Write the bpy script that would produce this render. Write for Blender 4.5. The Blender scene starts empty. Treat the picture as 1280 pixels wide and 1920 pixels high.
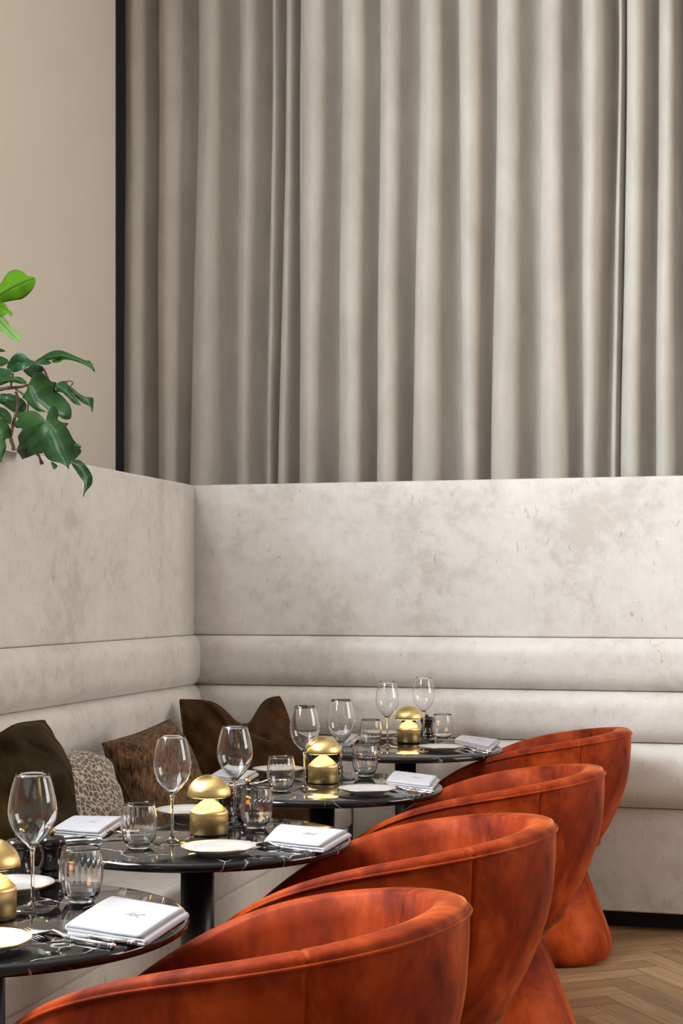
import bpy, math, random
from math import sin, cos, pi, radians as R
from mathutils import Vector, Matrix, noise

random.seed(4)
SC = bpy.context.scene
COL = SC.collection

# ------------------------------------------------------------------ camera
CAM_H = 1.30
YAW = math.atan(0.273)
CA, SA = cos(YAW), sin(YAW)
FPX = 2890.0
cam = bpy.data.cameras.new('camera')
cam.sensor_fit = 'AUTO'; cam.sensor_width = 36.0
cam.lens = FPX * 36.0 / 1920.0
cam.shift_y = 155.0 / 1920.0
cam.clip_start = 0.05
camo = bpy.data.objects.new('camera', cam); COL.objects.link(camo)
camo.location = (0, 0, CAM_H); camo.rotation_euler = (R(90), 0, YAW)
SC.camera = camo

# ------------------------------------------------------------------ world, lights, exposure
SC.view_settings.view_transform = 'Standard'
SC.view_settings.look = 'None'
SC.view_settings.gamma = 1
SC.view_settings.use_curve_mapping = False
SC.view_settings.exposure = 0.14
w = bpy.data.worlds.new('world'); SC.world = w; w.use_nodes = True
w.node_tree.nodes['Background'].inputs[0].default_value = (1.0, 0.96, 0.90, 1)
w.node_tree.nodes['Background'].inputs[1].default_value = 0.28

def area(name, loc, target, sx, sy, e, col):
    l = bpy.data.lights.new(name, 'AREA'); l.shape = 'RECTANGLE'; l.size = sx; l.size_y = sy
    l.energy = e; l.color = col
    o = bpy.data.objects.new(name, l); COL.objects.link(o)
    o.location = loc
    o.rotation_euler = (Vector(target) - Vector(loc)).to_track_quat('-Z', 'Y').to_euler()
    return o
# tall daylight window in the left wall, ahead of the frame's left edge
area('daylight_window_left', (-3.30, 2.25, 3.05), (0.0, 3.2, 2.4), 3.0, 2.3, 590, (0.86, 0.93, 1.0))
# windows on the far side of the room, behind and to the right of the camera
area('daylight_window_right', (4.4, 4.75, 2.6), (-2.4, 4.75, 1.6), 2.4, 2.4, 140, (1.0, 0.94, 0.87))

# ------------------------------------------------------------------ pixel -> room helpers (1280x1920 frame)
def ray(px, py):
    a = (px - 640) / FPX; b = (py - 1115) / FPX
    return Vector((CA * a - SA, CA + SA * a, -b))        # per metre of depth
def on_z(px, py, z):
    d = ray(px, py); k = (z - CAM_H) / d.z
    return Vector((d.x * k, d.y * k, z))
def at_depth(px, py, Z):
    d = ray(px, py); return Vector((d.x * Z, d.y * Z, CAM_H + d.z * Z))
def on_s(px, py, s):
    d = ray(px, py); k = s / d.y; return Vector((d.x * k, s, CAM_H + d.z * k))

# ------------------------------------------------------------------ object helpers
def tag(o, label=None, cat=None, group=None, kind=None):
    if label: o['label'] = label
    if cat: o['category'] = cat
    if group: o['group'] = group
    if kind: o['kind'] = kind
    return o
def empty(name, loc=(0, 0, 0), rz=0.0, label=None, cat=None, group=None):
    o = bpy.data.objects.new(name, None); COL.objects.link(o)
    o.location = loc; o.rotation_euler = (0, 0, rz); o.empty_display_size = 0.05
    return tag(o, label, cat, group)
def mesh(name, verts, faces, m, parent=None, smooth=True, loc=None):
    me = bpy.data.meshes.new(name); me.from_pydata([tuple(v) for v in verts], [], faces); me.update()
    import bmesh
    bm = bmesh.new(); bm.from_mesh(me); bmesh.ops.recalc_face_normals(bm, faces=bm.faces); bm.to_mesh(me); bm.free()
    if smooth:
        for p in me.polygons: p.use_smooth = True
    if m: me.materials.append(m)
    o = bpy.data.objects.new(name, me); COL.objects.link(o)
    if parent: o.parent = parent
    if loc is not None: o.location = loc
    return o
def bevel(o, wd, seg=3):
    b = o.modifiers.new('bevel', 'BEVEL'); b.width = wd; b.segments = seg; b.limit_method = 'ANGLE'; b.angle_limit = R(40)
    return o
def copy_tree(o, parent=None):
    c = o.copy(); COL.objects.link(c)
    if parent: c.parent = parent
    for ch in list(o.children): copy_tree(ch, c)
    return c
class MB:
    def __init__(s): s.v = []; s.f = []
    def add(s, v, f):
        n = len(s.v); s.v += [tuple(p) for p in v]; s.f += [tuple(i + n for i in q) for q in f]
    def box(s, x0, x1, y0, y1, z0, z1):
        s.add([(x0,y0,z0),(x1,y0,z0),(x1,y1,z0),(x0,y1,z0),(x0,y0,z1),(x1,y0,z1),(x1,y1,z1),(x0,y1,z1)],
              [(0,3,2,1),(4,5,6,7),(0,1,5,4),(1,2,6,5),(2,3,7,6),(3,0,4,7)])
    def lathe(s, prof, n=48, c=(0, 0), mod=None):
        v = []; f = []
        for i, (r, z) in enumerate(prof):
            for k in range(n):
                a = 2 * pi * k / n
                rr = r * (mod(a, i) if mod else 1)
                v.append((c[0] + rr * cos(a), c[1] + rr * sin(a), z))
        for i in range(len(prof) - 1):
            for k in range(n):
                k2 = (k + 1) % n
                f.append((i*n+k, i*n+k2, (i+1)*n+k2, (i+1)*n+k))
        if prof[0] == prof[-1]: pass
        elif prof[0][0] > 1e-4: f.append(tuple(range(n))[::-1])
        if prof[0] != prof[-1] and prof[-1][0] > 1e-4: f.append(tuple((len(prof)-1)*n + k for k in range(n)))
        s.add(v, f)
    def tube(s, pts, rad, n=8, caps=True, closed=False, flat=1.0):
        pts = [Vector(p) for p in pts]; m = len(pts); v = []; f = []
        up = Vector((0, 0, 1))
        for i, p in enumerate(pts):
            if closed: t = pts[(i+1) % m] - pts[i-1]
            else: t = pts[min(i+1, m-1)] - pts[max(i-1, 0)]
            t.normalize()
            u = up if abs(t.z) < .95 else Vector((1, 0, 0))
            a = t.cross(u).normalized(); b = a.cross(t).normalized()
            r = rad[i] if isinstance(rad, (list, tuple)) else rad
            for k in range(n):
                an = 2 * pi * k / n
                v.append(p + a * (r * cos(an)) + b * (r * flat * sin(an)))
        for i in range(m if closed else m - 1):
            j = (i + 1) % m
            for k in range(n):
                k2 = (k + 1) % n
                f.append((i*n+k, i*n+k2, j*n+k2, j*n+k))
        if caps and not closed:
            f.append(tuple(range(n))[::-1]); f.append(tuple((m-1)*n + k for k in range(n)))
        s.add(v, f)
    def grid(s, nu, nv, fn, closed_u=False):
        v = [fn(i / (nu if closed_u else nu - 1), j / (nv - 1)) for j in range(nv) for i in range(nu)]
        f = []
        for j in range(nv - 1):
            for i in range(nu if closed_u else nu - 1):
                i2 = (i + 1) % nu
                f.append((j*nu+i, j*nu+i2, (j+1)*nu+i2, (j+1)*nu+i))
        s.add(v, f)
    def build(s, name, m, parent=None, smooth=True, loc=None):
        return mesh(name, s.v, s.f, m, parent, smooth, loc)

# ------------------------------------------------------------------ materials
def newmat(name):
    m = bpy.data.materials.new(name); m.use_nodes = True
    nt = m.node_tree; b = nt.nodes['Principled BSDF']
    return m, nt, b
def simple(name, col, rough=.5, metal=0.0, **kw):
    m, nt, b = newmat(name)
    b.inputs['Base Color'].default_value = (*col, 1); b.inputs['Roughness'].default_value = rough
    b.inputs['Metallic'].default_value = metal
    for k, v in kw.items(): b.inputs[k.replace('_', ' ')].default_value = v
    return m
def N(nt, t, **kw):
    n = nt.nodes.new(t)
    for k, v in kw.items(): setattr(n, k, v)
    return n
def coords(nt, scale=(1, 1, 1), src='Object'):
    tc = N(nt, 'ShaderNodeTexCoord'); mp = N(nt, 'ShaderNodeMapping'); mp.inputs['Scale'].default_value = scale
    nt.links.new(tc.outputs[src], mp.inputs[0]); return mp.outputs[0]
def noise_node(nt, vec, scale, detail=4, rough=.55, dist=0.0):
    n = N(nt, 'ShaderNodeTexNoise'); n.inputs['Scale'].default_value = scale; n.inputs['Detail'].default_value = detail
    n.inputs['Roughness'].default_value = rough; n.inputs['Distortion'].default_value = dist
    nt.links.new(vec, n.inputs['Vector']); return n.outputs['Fac']
def ramp(nt, fac, stops):
    r = N(nt, 'ShaderNodeValToRGB')
    while len(r.color_ramp.elements) < len(stops): r.color_ramp.elements.new(.5)
    for e, (p, c) in zip(r.color_ramp.elements, stops):
        e.position = p; e.color = (*c, 1) if len(c) == 3 else c
    nt.links.new(fac, r.inputs[0]); return r.outputs[0]
def mix(nt, fac, a, b, mode='MIX'):
    n = N(nt, 'ShaderNodeMix', data_type='RGBA', blend_type=mode)
    for sock, val in ((n.inputs[0], fac), (n.inputs[6], a), (n.inputs[7], b)):
        if hasattr(val, 'node'): nt.links.new(val, sock)
        elif isinstance(val, (int, float)): sock.default_value = val
        else: sock.default_value = (*val, 1)
    return n.outputs[2]
def bump(nt, b, h, strength=.2, dist=.002):
    n = N(nt, 'ShaderNodeBump'); n.inputs['Strength'].default_value = strength; n.inputs['Distance'].default_value = dist
    nt.links.new(h, n.inputs['Height']); nt.links.new(n.outputs[0], b.inputs['Normal'])

def banquette_velvet():
    m, nt, b = newmat('pale crushed velvet')
    v = coords(nt)
    big0 = noise_node(nt, v, 2.6, 4, .6, .2); fine = noise_node(nt, v, 17, 6, .7, .35)
    big = mix(nt, .45, big0, fine)
    base = ramp(nt, big, [(.38, (.54, .495, .44)), (.47, (.64, .60, .55)), (.62, (.72, .685, .64))])
    v2 = coords(nt, (24, 24, 9))
    fl = noise_node(nt, v2, 1.6, 5, .62, .9)
    flecks = ramp(nt, fl, [(.64, (0, 0, 0)), (.72, (.85, .85, .85))])
    c = mix(nt, flecks, base, (.36, .29, .215))
    v3 = coords(nt, (260, 260, 12)); wv = noise_node(nt, v3, 1.0, 2, .5)
    c2 = mix(nt, .22, c, ramp(nt, wv, [(.3, (.36, .33, .30)), (.7, (.9, .87, .83))]), 'MULTIPLY')
    nt.links.new(c, b.inputs['Base Color'])
    nt.links.new(mix(nt, .35, c, c2), b.inputs['Base Color'])
    r = ramp(nt, big, [(.35, (.55,)*3), (.65, (.38,)*3)]); nt.links.new(r, b.inputs['Roughness'])
    b.inputs['Specular IOR Level'].default_value = .55
    b.inputs['Sheen Weight'].default_value = .35; b.inputs['Sheen Roughness'].default_value = .4
    bump(nt, b, wv, .12, .001)
    return m
def curtain_velvet():
    m, nt, b = newmat('taupe curtain velvet')
    v = coords(nt, (3, 3, 1.2))
    big = noise_node(nt, v, 2.2, 6, .65, .5)
    c = ramp(nt, big, [(.3, (.41, .375, .325)), (.7, (.52, .48, .425))])
    nt.links.new(c, b.inputs['Base Color']); b.inputs['Roughness'].default_value = .55; b.inputs['Specular IOR Level'].default_value = .35
    b.inputs['Sheen Weight'].default_value = .6; b.inputs['Sheen Roughness'].default_value = .35
    b.inputs['Sheen Tint'].default_value = (.95, .92, .88, 1)
    v2 = coords(nt, (70, 70, 22)); bump(nt, b, noise_node(nt, v2, 1, 5, .7), .45, .003)
    return m
def chair_velvet():
    m, nt, b = newmat('rust velvet')
    v = coords(nt, (1, 1, .55))
    n1 = noise_node(nt, v, 6.5, 6, .66, .5)
    c = ramp(nt, n1, [(.32, (.085, .008, .002)), (.50, (.24, .026, .0035)), (.68, (.45, .070, .010))])
    nt.links.new(c, b.inputs['Base Color'])
    nt.links.new(ramp(nt, n1, [(.3, (.75,)*3), (.7, (.48,)*3)]), b.inputs['Roughness'])
    b.inputs['Specular IOR Level'].default_value = .10
    b.inputs['Sheen Weight'].default_value = .5; b.inputs['Sheen Roughness'].default_value = .25
    b.inputs['Sheen Tint'].default_value = (1.0, .33, .09, 1)
    bump(nt, b, noise_node(nt, v, 160, 2), .12, .001)
    return m
def velvet(name, lo, hi, sheen, scale=5.0, sw=.8):
    m, nt, b = newmat(name)
    v = coords(nt); n1 = noise_node(nt, v, scale, 4, .6, 1.2)
    nt.links.new(ramp(nt, n1, [(.35, lo), (.7, hi)]), b.inputs['Base Color'])
    b.inputs['Roughness'].default_value = .6; b.inputs['Specular IOR Level'].default_value = .12; b.inputs['Sheen Weight'].default_value = sw
    b.inputs['Sheen Tint'].default_value = (*sheen, 1); b.inputs['Sheen Roughness'].default_value = .3
    return m
def chenille():
    m, nt, b = newmat('brown chenille')
    v = coords(nt, (150, 26, 26)); n1 = noise_node(nt, v, 1, 4, .7, .3)
    v2 = coords(nt, (22, 140, 30)); n2 = noise_node(nt, v2, 1, 3, .6)
    c1 = ramp(nt, n1, [(.42, (.022, .010, .004)), (.66, (.25, .14, .065))])
    c = mix(nt, .45, c1, ramp(nt, n2, [(.38, (.02, .009, .004)), (.68, (.24, .135, .065))]))
    nt.links.new(c, b.inputs['Base Color']); b.inputs['Roughness'].default_value = .8
    b.inputs['Sheen Weight'].default_value = .06; b.inputs['Specular IOR Level'].default_value = .15; bump(nt, b, n1, .6, .003); return m
def leaf_pattern():
    m, nt, b = newmat('cut velvet lattice')
    v = coords(nt, (70, 72, 26)); n = noise_node(nt, v, .9, 2)
    vo = N(nt, 'ShaderNodeTexVoronoi', feature='DISTANCE_TO_EDGE'); vo.inputs['Scale'].default_value = 1.0
    mx = N(nt, 'ShaderNodeVectorMath', operation='ADD'); nt.links.new(v, mx.inputs[0])
    sc = N(nt, 'ShaderNodeVectorMath', operation='SCALE'); nt.links.new(n, sc.inputs[0]); sc.inputs['Scale'].default_value = .5
    nt.links.new(sc.outputs[0], mx.inputs[1]); nt.links.new(mx.outputs[0], vo.inputs['Vector'])
    c = ramp(nt, vo.outputs['Distance'], [(.06, (.50, .43, .36)), (.12, (.09, .058, .036)), (.40, (.16, .11, .075))])
    nt.links.new(c, b.inputs['Base Color']); b.inputs['Roughness'].default_value = .8
    b.inputs['Sheen Weight'].default_value = .3
    bump(nt, b, vo.outputs['Distance'], .4, .003); return m
def marble():
    m, nt, b = newmat('black veined marble')
    v = coords(nt)
    warp = noise_node(nt, v, 5, 4)
    mx = N(nt, 'ShaderNodeVectorMath', operation='ADD'); nt.links.new(v, mx.inputs[0])
    sc = N(nt, 'ShaderNodeVectorMath', operation='SCALE'); nt.links.new(warp, sc.inputs[0]); sc.inputs['Scale'].default_value = .22
    nt.links.new(sc.outputs[0], mx.inputs[1])
    vo = N(nt, 'ShaderNodeTexVoronoi', feature='DISTANCE_TO_EDGE'); vo.inputs['Scale'].default_value = 7.0
    nt.links.new(mx.outputs[0], vo.inputs['Vector'])
    vein = ramp(nt, vo.outputs['Distance'], [(0.0, (1, 1, 1)), (.014, (0, 0, 0))])
    gate = ramp(nt, noise_node(nt, v, 11, 3), [(.47, (0, 0, 0)), (.60, (.8, .8, .8))])
    f = mix(nt, 1.0, vein, gate, 'MULTIPLY')
    c = mix(nt, f, (.006, .0055, .006), (.62, .58, .54))
    nt.links.new(c, b.inputs['Base Color']); b.inputs['Roughness'].default_value = .045
    b.inputs['IOR'].default_value = 1.5; return m
def brass(name='brushed brass', rough=.36, axis=(6, 6, 900)):
    m, nt, b = newmat(name)
    v = coords(nt, axis); n1 = noise_node(nt, v, 1, 3, .6)
    nt.links.new(ramp(nt, n1, [(.3, (.62, .42, .15)), (.7, (.82, .62, .28))]), b.inputs['Base Color'])
    b.inputs['Metallic'].default_value = 1; b.inputs['Roughness'].default_value = rough
    b.inputs['Anisotropic'].default_value = .75
    tg = N(nt, 'ShaderNodeTangent', direction_type='RADIAL', axis='Z'); nt.links.new(tg.outputs[0], b.inputs['Tangent'])
    bump(nt, b, n1, .08, .0003); return m
def wood_floor():
    m, nt, b = newmat('oak herringbone')
    at = N(nt, 'ShaderNodeAttribute', attribute_name='plank')
    uv = N(nt, 'ShaderNodeUVMap', uv_map='UVMap')
    mp = N(nt, 'ShaderNodeMapping'); mp.inputs['Scale'].default_value = (3, 46, 1); nt.links.new(uv.outputs[0], mp.inputs[0])
    g = noise_node(nt, mp.outputs[0], 1.0, 6, .65, .5)
    base = ramp(nt, at.outputs['Fac'], [(0, (.27, .17, .09)), (.5, (.35, .225, .12)), (1, (.43, .285, .16))])
    gr = ramp(nt, g, [(.3, (.62, .58, .52)), (.7, (1.1, 1.08, 1.04))])
    nt.links.new(mix(nt, 1.0, base, gr, 'MULTIPLY'), b.inputs['Base Color'])
    b.inputs['Roughness'].default_value = .42; bump(nt, b, g, .08, .001); return m
def leaf_mat(name, dark, light, trans=(.25, .6, .03), tw=.15, rough=.28):
    m, nt, b = newmat(name)
    v = coords(nt); n1 = noise_node(nt, v, 14, 3)
    nt.links.new(ramp(nt, n1, [(.35, dark), (.7, light)]), b.inputs['Base Color'])
    b.inputs['Roughness'].default_value = rough
    b.inputs['Specular IOR Level'].default_value = .22
    t = N(nt, 'ShaderNodeBsdfTranslucent'); t.inputs[0].default_value = (*trans, 1)
    ms = N(nt, 'ShaderNodeMixShader'); ms.inputs[0].default_value = tw
    nt.links.new(b.outputs[0], ms.inputs[1]); nt.links.new(t.outputs[0], ms.inputs[2])
    nt.links.new(ms.outputs[0], nt.nodes['Material Output'].inputs[0]); return m
def plaster():
    m, nt, b = newmat('warm beige plaster')
    v = coords(nt); n1 = noise_node(nt, v, 3, 4)
    nt.links.new(ramp(nt, n1, [(.3, (.62, .555, .475)), (.7, (.64, .575, .495))]), b.inputs['Base Color'])
    b.inputs['Roughness'].default_value = .85; bump(nt, b, noise_node(nt, v, 60, 3), .05, .001); return m
def emit(name, col, st):
    m, nt, b = newmat(name); b.inputs['Base Color'].default_value = (*col, 1)
    b.inputs['Emission Color'].default_value = (*col, 1); b.inputs['Emission Strength'].default_value = st; return m

M = dict(
    velvet=banquette_velvet(), curtain=curtain_velvet(), rust=chair_velvet(), plaster=plaster(), marble=marble(),
    ceiling=simple('ceiling paint', (.62, .58, .52), .9), floor=wood_floor(), dark=simple('dark plinth', (.010, .008, .007), .7),
    black=simple('black powder coated steel', (.006, .006, .007), .38),
    brass=brass(), brass_knob=brass('polished brass', .18, (3, 3, 3)), glow=emit('warm lamp diffuser', (1.0, .52, .15), 15),
    glass=simple('clear glass', (1, 1, 1), 0.0, 0, Transmission_Weight=1.0, IOR=1.42),
    porcelain=simple('cream porcelain', (.49, .465, .435), .16, 0, Coat_Weight=.5),
    gold=simple('gold rim', (.75, .50, .22), .25, 1), linen=None,
    steel=simple('polished steel', (.80, .78, .76), .27, 1),
    mill=simple('black lacquered wood', (.010, .008, .008), .16), thread=simple('taupe thread', (.33, .26, .22), .8),
    brown_velvet=velvet('tobacco brown velvet', (.028, .010, .002), (.10, .042, .009), (.6, .28, .06), sw=.12),
    olive_velvet=velvet('dark olive brown velvet', (.018, .011, .003), (.060, .036, .008), (.5, .32, .10), sw=.1),
    chenille=chenille(), lattice=leaf_pattern(),
    leaf=leaf_mat('dark green leaf', (.006, .026, .005), (.017, .058, .011), tw=.08, rough=.42),
    leaf_blue=leaf_mat('glossy blue green leaf', (.006, .030, .010), (.018, .066, .022), tw=.05, rough=.34),
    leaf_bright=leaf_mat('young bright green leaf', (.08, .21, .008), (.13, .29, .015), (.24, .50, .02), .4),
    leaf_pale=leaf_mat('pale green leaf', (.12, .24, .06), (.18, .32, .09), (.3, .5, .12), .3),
    stem=simple('brown stem', (.10, .055, .035), .8), rib=simple('pale midrib', (.035, .085, .012), .6),
    soil=simple('soil', (.03, .02, .015), .95), window_wall=simple('grey window reveal', (.30, .33, .35), .8),
)
def linen():
    m, nt, b = newmat('white linen')
    b.inputs['Base Color'].default_value = (.44, .433, .46, 1); b.inputs['Roughness'].default_value = .85
    v = coords(nt, (900, 900, 900)); bump(nt, b, noise_node(nt, v, 1, 2), .15, .0005); return m
M['linen'] = linen()

# ------------------------------------------------------------------ room shell
WT, SB, SF = -2.72, 6.75, -1.6          # plaster wall plane, window wall behind the curtain, near end
# left wall ends in a rounded corner where the curtain recess begins
WY0, WY1, WZ0, WZ1 = 0.75, 3.75, 1.9, 4.2      # daylight opening, left of the frame
b = MB()
prof = [(WT, WY1)]
for i in range(9):
    a = i / 8 * pi / 2; prof.append((WT - .12 + .12 * cos(a), 6.20 + .12 * sin(a)))
prof += [(WT - .40, 6.32), (WT - .40, WY1)]
n = len(prof)
b.add([(x, y, z) for z in (0, 4.5) for x, y in prof],
      [(i, (i+1) % n, n + (i+1) % n, n + i) for i in range(n)] + [tuple(range(n))[::-1], tuple(range(n, 2*n))])
b.box(WT - .40, WT, SF, WY0, 0, 4.5); b.box(WT - .40, WT, WY0, WY1, 0, WZ0); b.box(WT - .40, WT, WY0, WY1, WZ1, 4.5)
tag(b.build('wall_left', M['plaster'], smooth=False), kind='structure')
b = MB(); xf = WT - .34
for y0 in (WY0, WY0 + .97, WY0 + 1.97, WY1 - .05): b.box(xf, xf + .05, y0, y0 + .05, WZ0, WZ1)
for z0 in (WZ0, WZ1 - .05): b.box(xf + .001, xf + .049, WY0, WY1, z0, z0 + .05)
tag(b.build('window_1', simple('dark window frame', (.05, .05, .05), .4), smooth=False), kind='structure')
b = MB(); b.box(-3.2, 3.6, SB, SB + .15, 0, 4.5); tag(b.build('wall_back', M['window_wall'], smooth=False), kind='structure')
b = MB(); b.box(-3.3, -3.12, 6.32, SB, 0, 4.5); tag(b.build('wall_recess', M['window_wall'], smooth=False), kind='structure')
b = MB(); b.box(-3.3, 5.5, SF, SB + .15, 4.5, 4.65); tag(b.build('ceiling', M['ceiling'], smooth=False), kind='structure')

# herringbone oak floor: one mesh, planks as faces with their own tone and UV
def floor():
    v = []; f = []; tone = []; uvs = []
    W, L = .095, .57; nL = int(L / W)
    ang = R(36); ca, sa = cos(ang), sin(ang)
    g = .0009
    def put(x0, y0, x1, y1, horiz):
        cx, cy = (x0 + x1) / 2, (y0 + y1) / 2
        X = ca * cx - sa * cy; Y = sa * cx + ca * cy
        if not (-3.4 < X < 5.6 and -1.7 < Y < 7.2): return
        k = len(v); q = [(x0+g, y0+g), (x1-g, y0+g), (x1-g, y1-g), (x0+g, y1-g)]
        for a, c in q: v.append((ca*a - sa*c, sa*a + ca*c, 0))
        f.append((k, k+1, k+2, k+3)); tone.append(random.random())
        o = random.random() * 50
        uvs.extend([((a if horiz else c) + o, (c if horiz else a) + o * 3) for a, c in q])
    for i in range(-120, 120):
        for j in range(-14, 22):
            # classic herringbone lattice: horizontal plank then vertical plank, stepping by W on the diagonal
            x = i * W + j * L; y = i * W - j * L
            put(x, y, x + L, y + W, True)
            put(x - W, y, x, y + L, False) if False else put(x + L, y - L + W, x + L + W, y + W, False)
    me = bpy.data.meshes.new('floor'); me.from_pydata(v, [], f); me.update()
    at = me.attributes.new('plank', 'FLOAT', 'FACE'); at.data.foreach_set('value', tone)
    uv = me.uv_layers.new(name='UVMap')
    for i, u in enumerate(uvs): uv.data[i].uv = u
    me.materials.append(M['floor'])
    o = bpy.data.objects.new('floor', me); COL.objects.link(o); tag(o, kind='structure')
floor()
b = MB(); b.box(-3.3, 5.5, SF, SB + .15, -.12, -.0015)
tag(b.build('trim_1', simple('floor joint', (.05, .03, .018), .8), smooth=False), kind='structure')

# ------------------------------------------------------------------ banquettes
TP, SP = -2.285, 6.04                  # upholstered faces
ZT, Z1, Z2, Z3, Z4, Z5 = 1.757, 1.131, .927, .729, .477, .074
def roll_profile(z0, z1, bulge, n=22):
    out = []
    for i in range(n + 1):
        u = -cos(pi * i / n)
        out.append((z0 + (z1 - z0) * (u + 1) / 2, bulge * (1 - abs(u) ** 3.2) ** .62))
    return out
def panel_profile(z0, z1, r=.012, n=5):
    # a flat padded panel whose horizontal edges round back
    out = []
    for i in range(n + 1):
        a = pi / 2 * i / n; out.append((z0 + r * (1 - cos(a)), -r + r * sin(a)))
    for i in range(1, 8): out.append((z0 + r + (z1 - z0 - 2*r) * i / 8, 0))
    for i in range(n + 1):
        a = pi / 2 * i / n; out.append((z1 - r * (1 - sin(a)), -r + r * cos(a)))
    return out
def left_strip(name, prof, parent, t0=TP, back=.10, s0=SF + .3, miter=True, ns=40, m=None):
    bb = MB(); v = []; P = list(prof)
    P = [(P[0][0], -back)] + P + [(P[-1][0], -back)]
    for j in range(ns + 1):
        for z, d in P:
            e = (SP - max(d, -.02) if miter else SP - .001) - .0008
            v.append((t0 + d, s0 + (e - s0) * j / ns, z))
    k = len(P)
    f = [(j*k+i, j*k+i+1, (j+1)*k+i+1, (j+1)*k+i) for j in range(ns) for i in range(k-1)]
    f += [(j*k+k-1, j*k, (j+1)*k, (j+1)*k+k-1) for j in range(ns)]
    f += [tuple(range(k)), tuple(ns*k + i for i in range(k))[::-1]]
    bb.add(v, f); return bb.build(name, m or M['velvet'], parent)
def back_strip(name, prof, parent, t1=3.2, back=.10, ns=40, t0=TP, m=None):
    bb = MB(); v = []; P = list(prof)
    P = [(P[0][0], -back)] + P + [(P[-1][0], -back)]
    for j in range(ns + 1):
        for z, d in P:
            e = t0 + max(d, -.02) + .0008
            v.append((e + (t1 - e) * j / ns, SP - d, z))
    k = len(P)
    f = [(j*k+i, j*k+i+1, (j+1)*k+i+1, (j+1)*k+i) for j in range(ns) for i in range(k-1)]
    f += [(j*k+k-1, j*k, (j+1)*k, (j+1)*k+k-1) for j in range(ns)]
    f += [tuple(range(k)), tuple(ns*k + i for i in range(k))[::-1]]
    bb.add(v, f); return bb.build(name, m or M['velvet'], parent)
bl = empty('banquette', (0, 0, 0), 0, 'pale beige velvet banquette with a seat, running along the left wall under the plant', 'banquette')
left_strip('back_panel', panel_profile(Z1 + .0015, ZT, .010), bl, back=.07)
left_strip('back_roll', roll_profile(Z2 + .001, Z1, .045), bl)
left_strip('back_roll', roll_profile(Z3 + .001, Z2 - .001, .050), bl)
left_strip('back_roll', roll_profile(Z4 - .04, Z3 - .001, .055), bl)
TS = -1.604
# seat cushion with bullnosed front, kick panel below
b = MB(); prof = [(TP - .05, .36), (TS - .03, .36)]
for i in range(9):
    a = -pi/2 + pi/2 * i / 8; prof.append((TS - .02 + .02 * cos(a), .38 + .02 * sin(a)))
for i in range(9):
    a = pi/2 * i / 8; prof.append((TS - .028 + .028 * cos(a), .442 + .028 * sin(a)))
for i in range(1, 12): prof.append((TS - .03 + (TP + .02 - TS) * i / 12, .470 + .006 * sin(pi * i / 12)))
prof.append((TP - .05, .465))
k = len(prof); ns = 30; v = [(x, SF + .3 + (SP - .004 - SF - .3) * j / ns, z) for j in range(ns + 1) for x, z in prof]
f = [(j*k+i, j*k+(i+1) % k, (j+1)*k+(i+1) % k, (j+1)*k+i) for j in range(ns) for i in range(k)]
f += [tuple(range(k)), tuple(ns*k + i for i in range(k))[::-1]]
b.add(v, f); b.build('seat_cushion', M['velvet'], bl)
b = MB(); b.box(TP - .05, TS - .012, SF + .3, SP - .004, Z5, .358); bevel(b.build('kick_panel', M['velvet'], bl, smooth=False), .008)
b = MB(); b.box(TP - .05, TS - .10, SF + .3, SP - .004, 0, Z5); b.build('plinth', M['dark'], bl, smooth=False)

bk = empty('banquette', (0, 0, 0), 0, 'pale velvet upholstered wall banquette beneath the grey curtains, facing the camera', 'banquette')
back_strip('back_panel', panel_profile(Z1 + .0015, ZT, .010), bk, back=.07)
back_strip('back_roll', roll_profile(Z2 + .001, Z1, .045), bk)
back_strip('back_roll', roll_profile(Z3 + .001, Z2 - .001, .050), bk)
back_strip('back_roll', roll_profile(Z4 + .001, Z3 - .001, .060), bk, t0=TP)
b = MB(); b.box(TS + .002, 3.2, SP - .004, SP + .10, Z5, Z4 - .001); bevel(b.build('lower_panel', M['velvet'], bk, smooth=False), .006)
b = MB(); b.box(TS + .002, 3.2, SP + .09, SP + .14, 0, Z5 - .001); b.build('plinth', M['dark'], bk, smooth=False)

# planter trough on the ledge between the left banquette and the wall
pl = empty('planter_box', (0, 0, 0), 0, 'long planter trough set behind the left banquette back against the beige wall', 'planter')
b = MB(); b.box(WT + .01, TP - .105, 3.4, 6.0, .0, 1.66); b.build('trough', simple('planter grey', (.25, .23, .2), .8), pl, smooth=False)
b = MB(); b.grid(30, 8, lambda u, q: (WT + .012 + (TP - .107 - WT - .012) * q, 3.4 + 2.6 * u, 1.665 + .012 * noise.noise(Vector((u * 30, q * 6, 0)))))
b.build('soil', M['soil'], pl)

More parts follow.
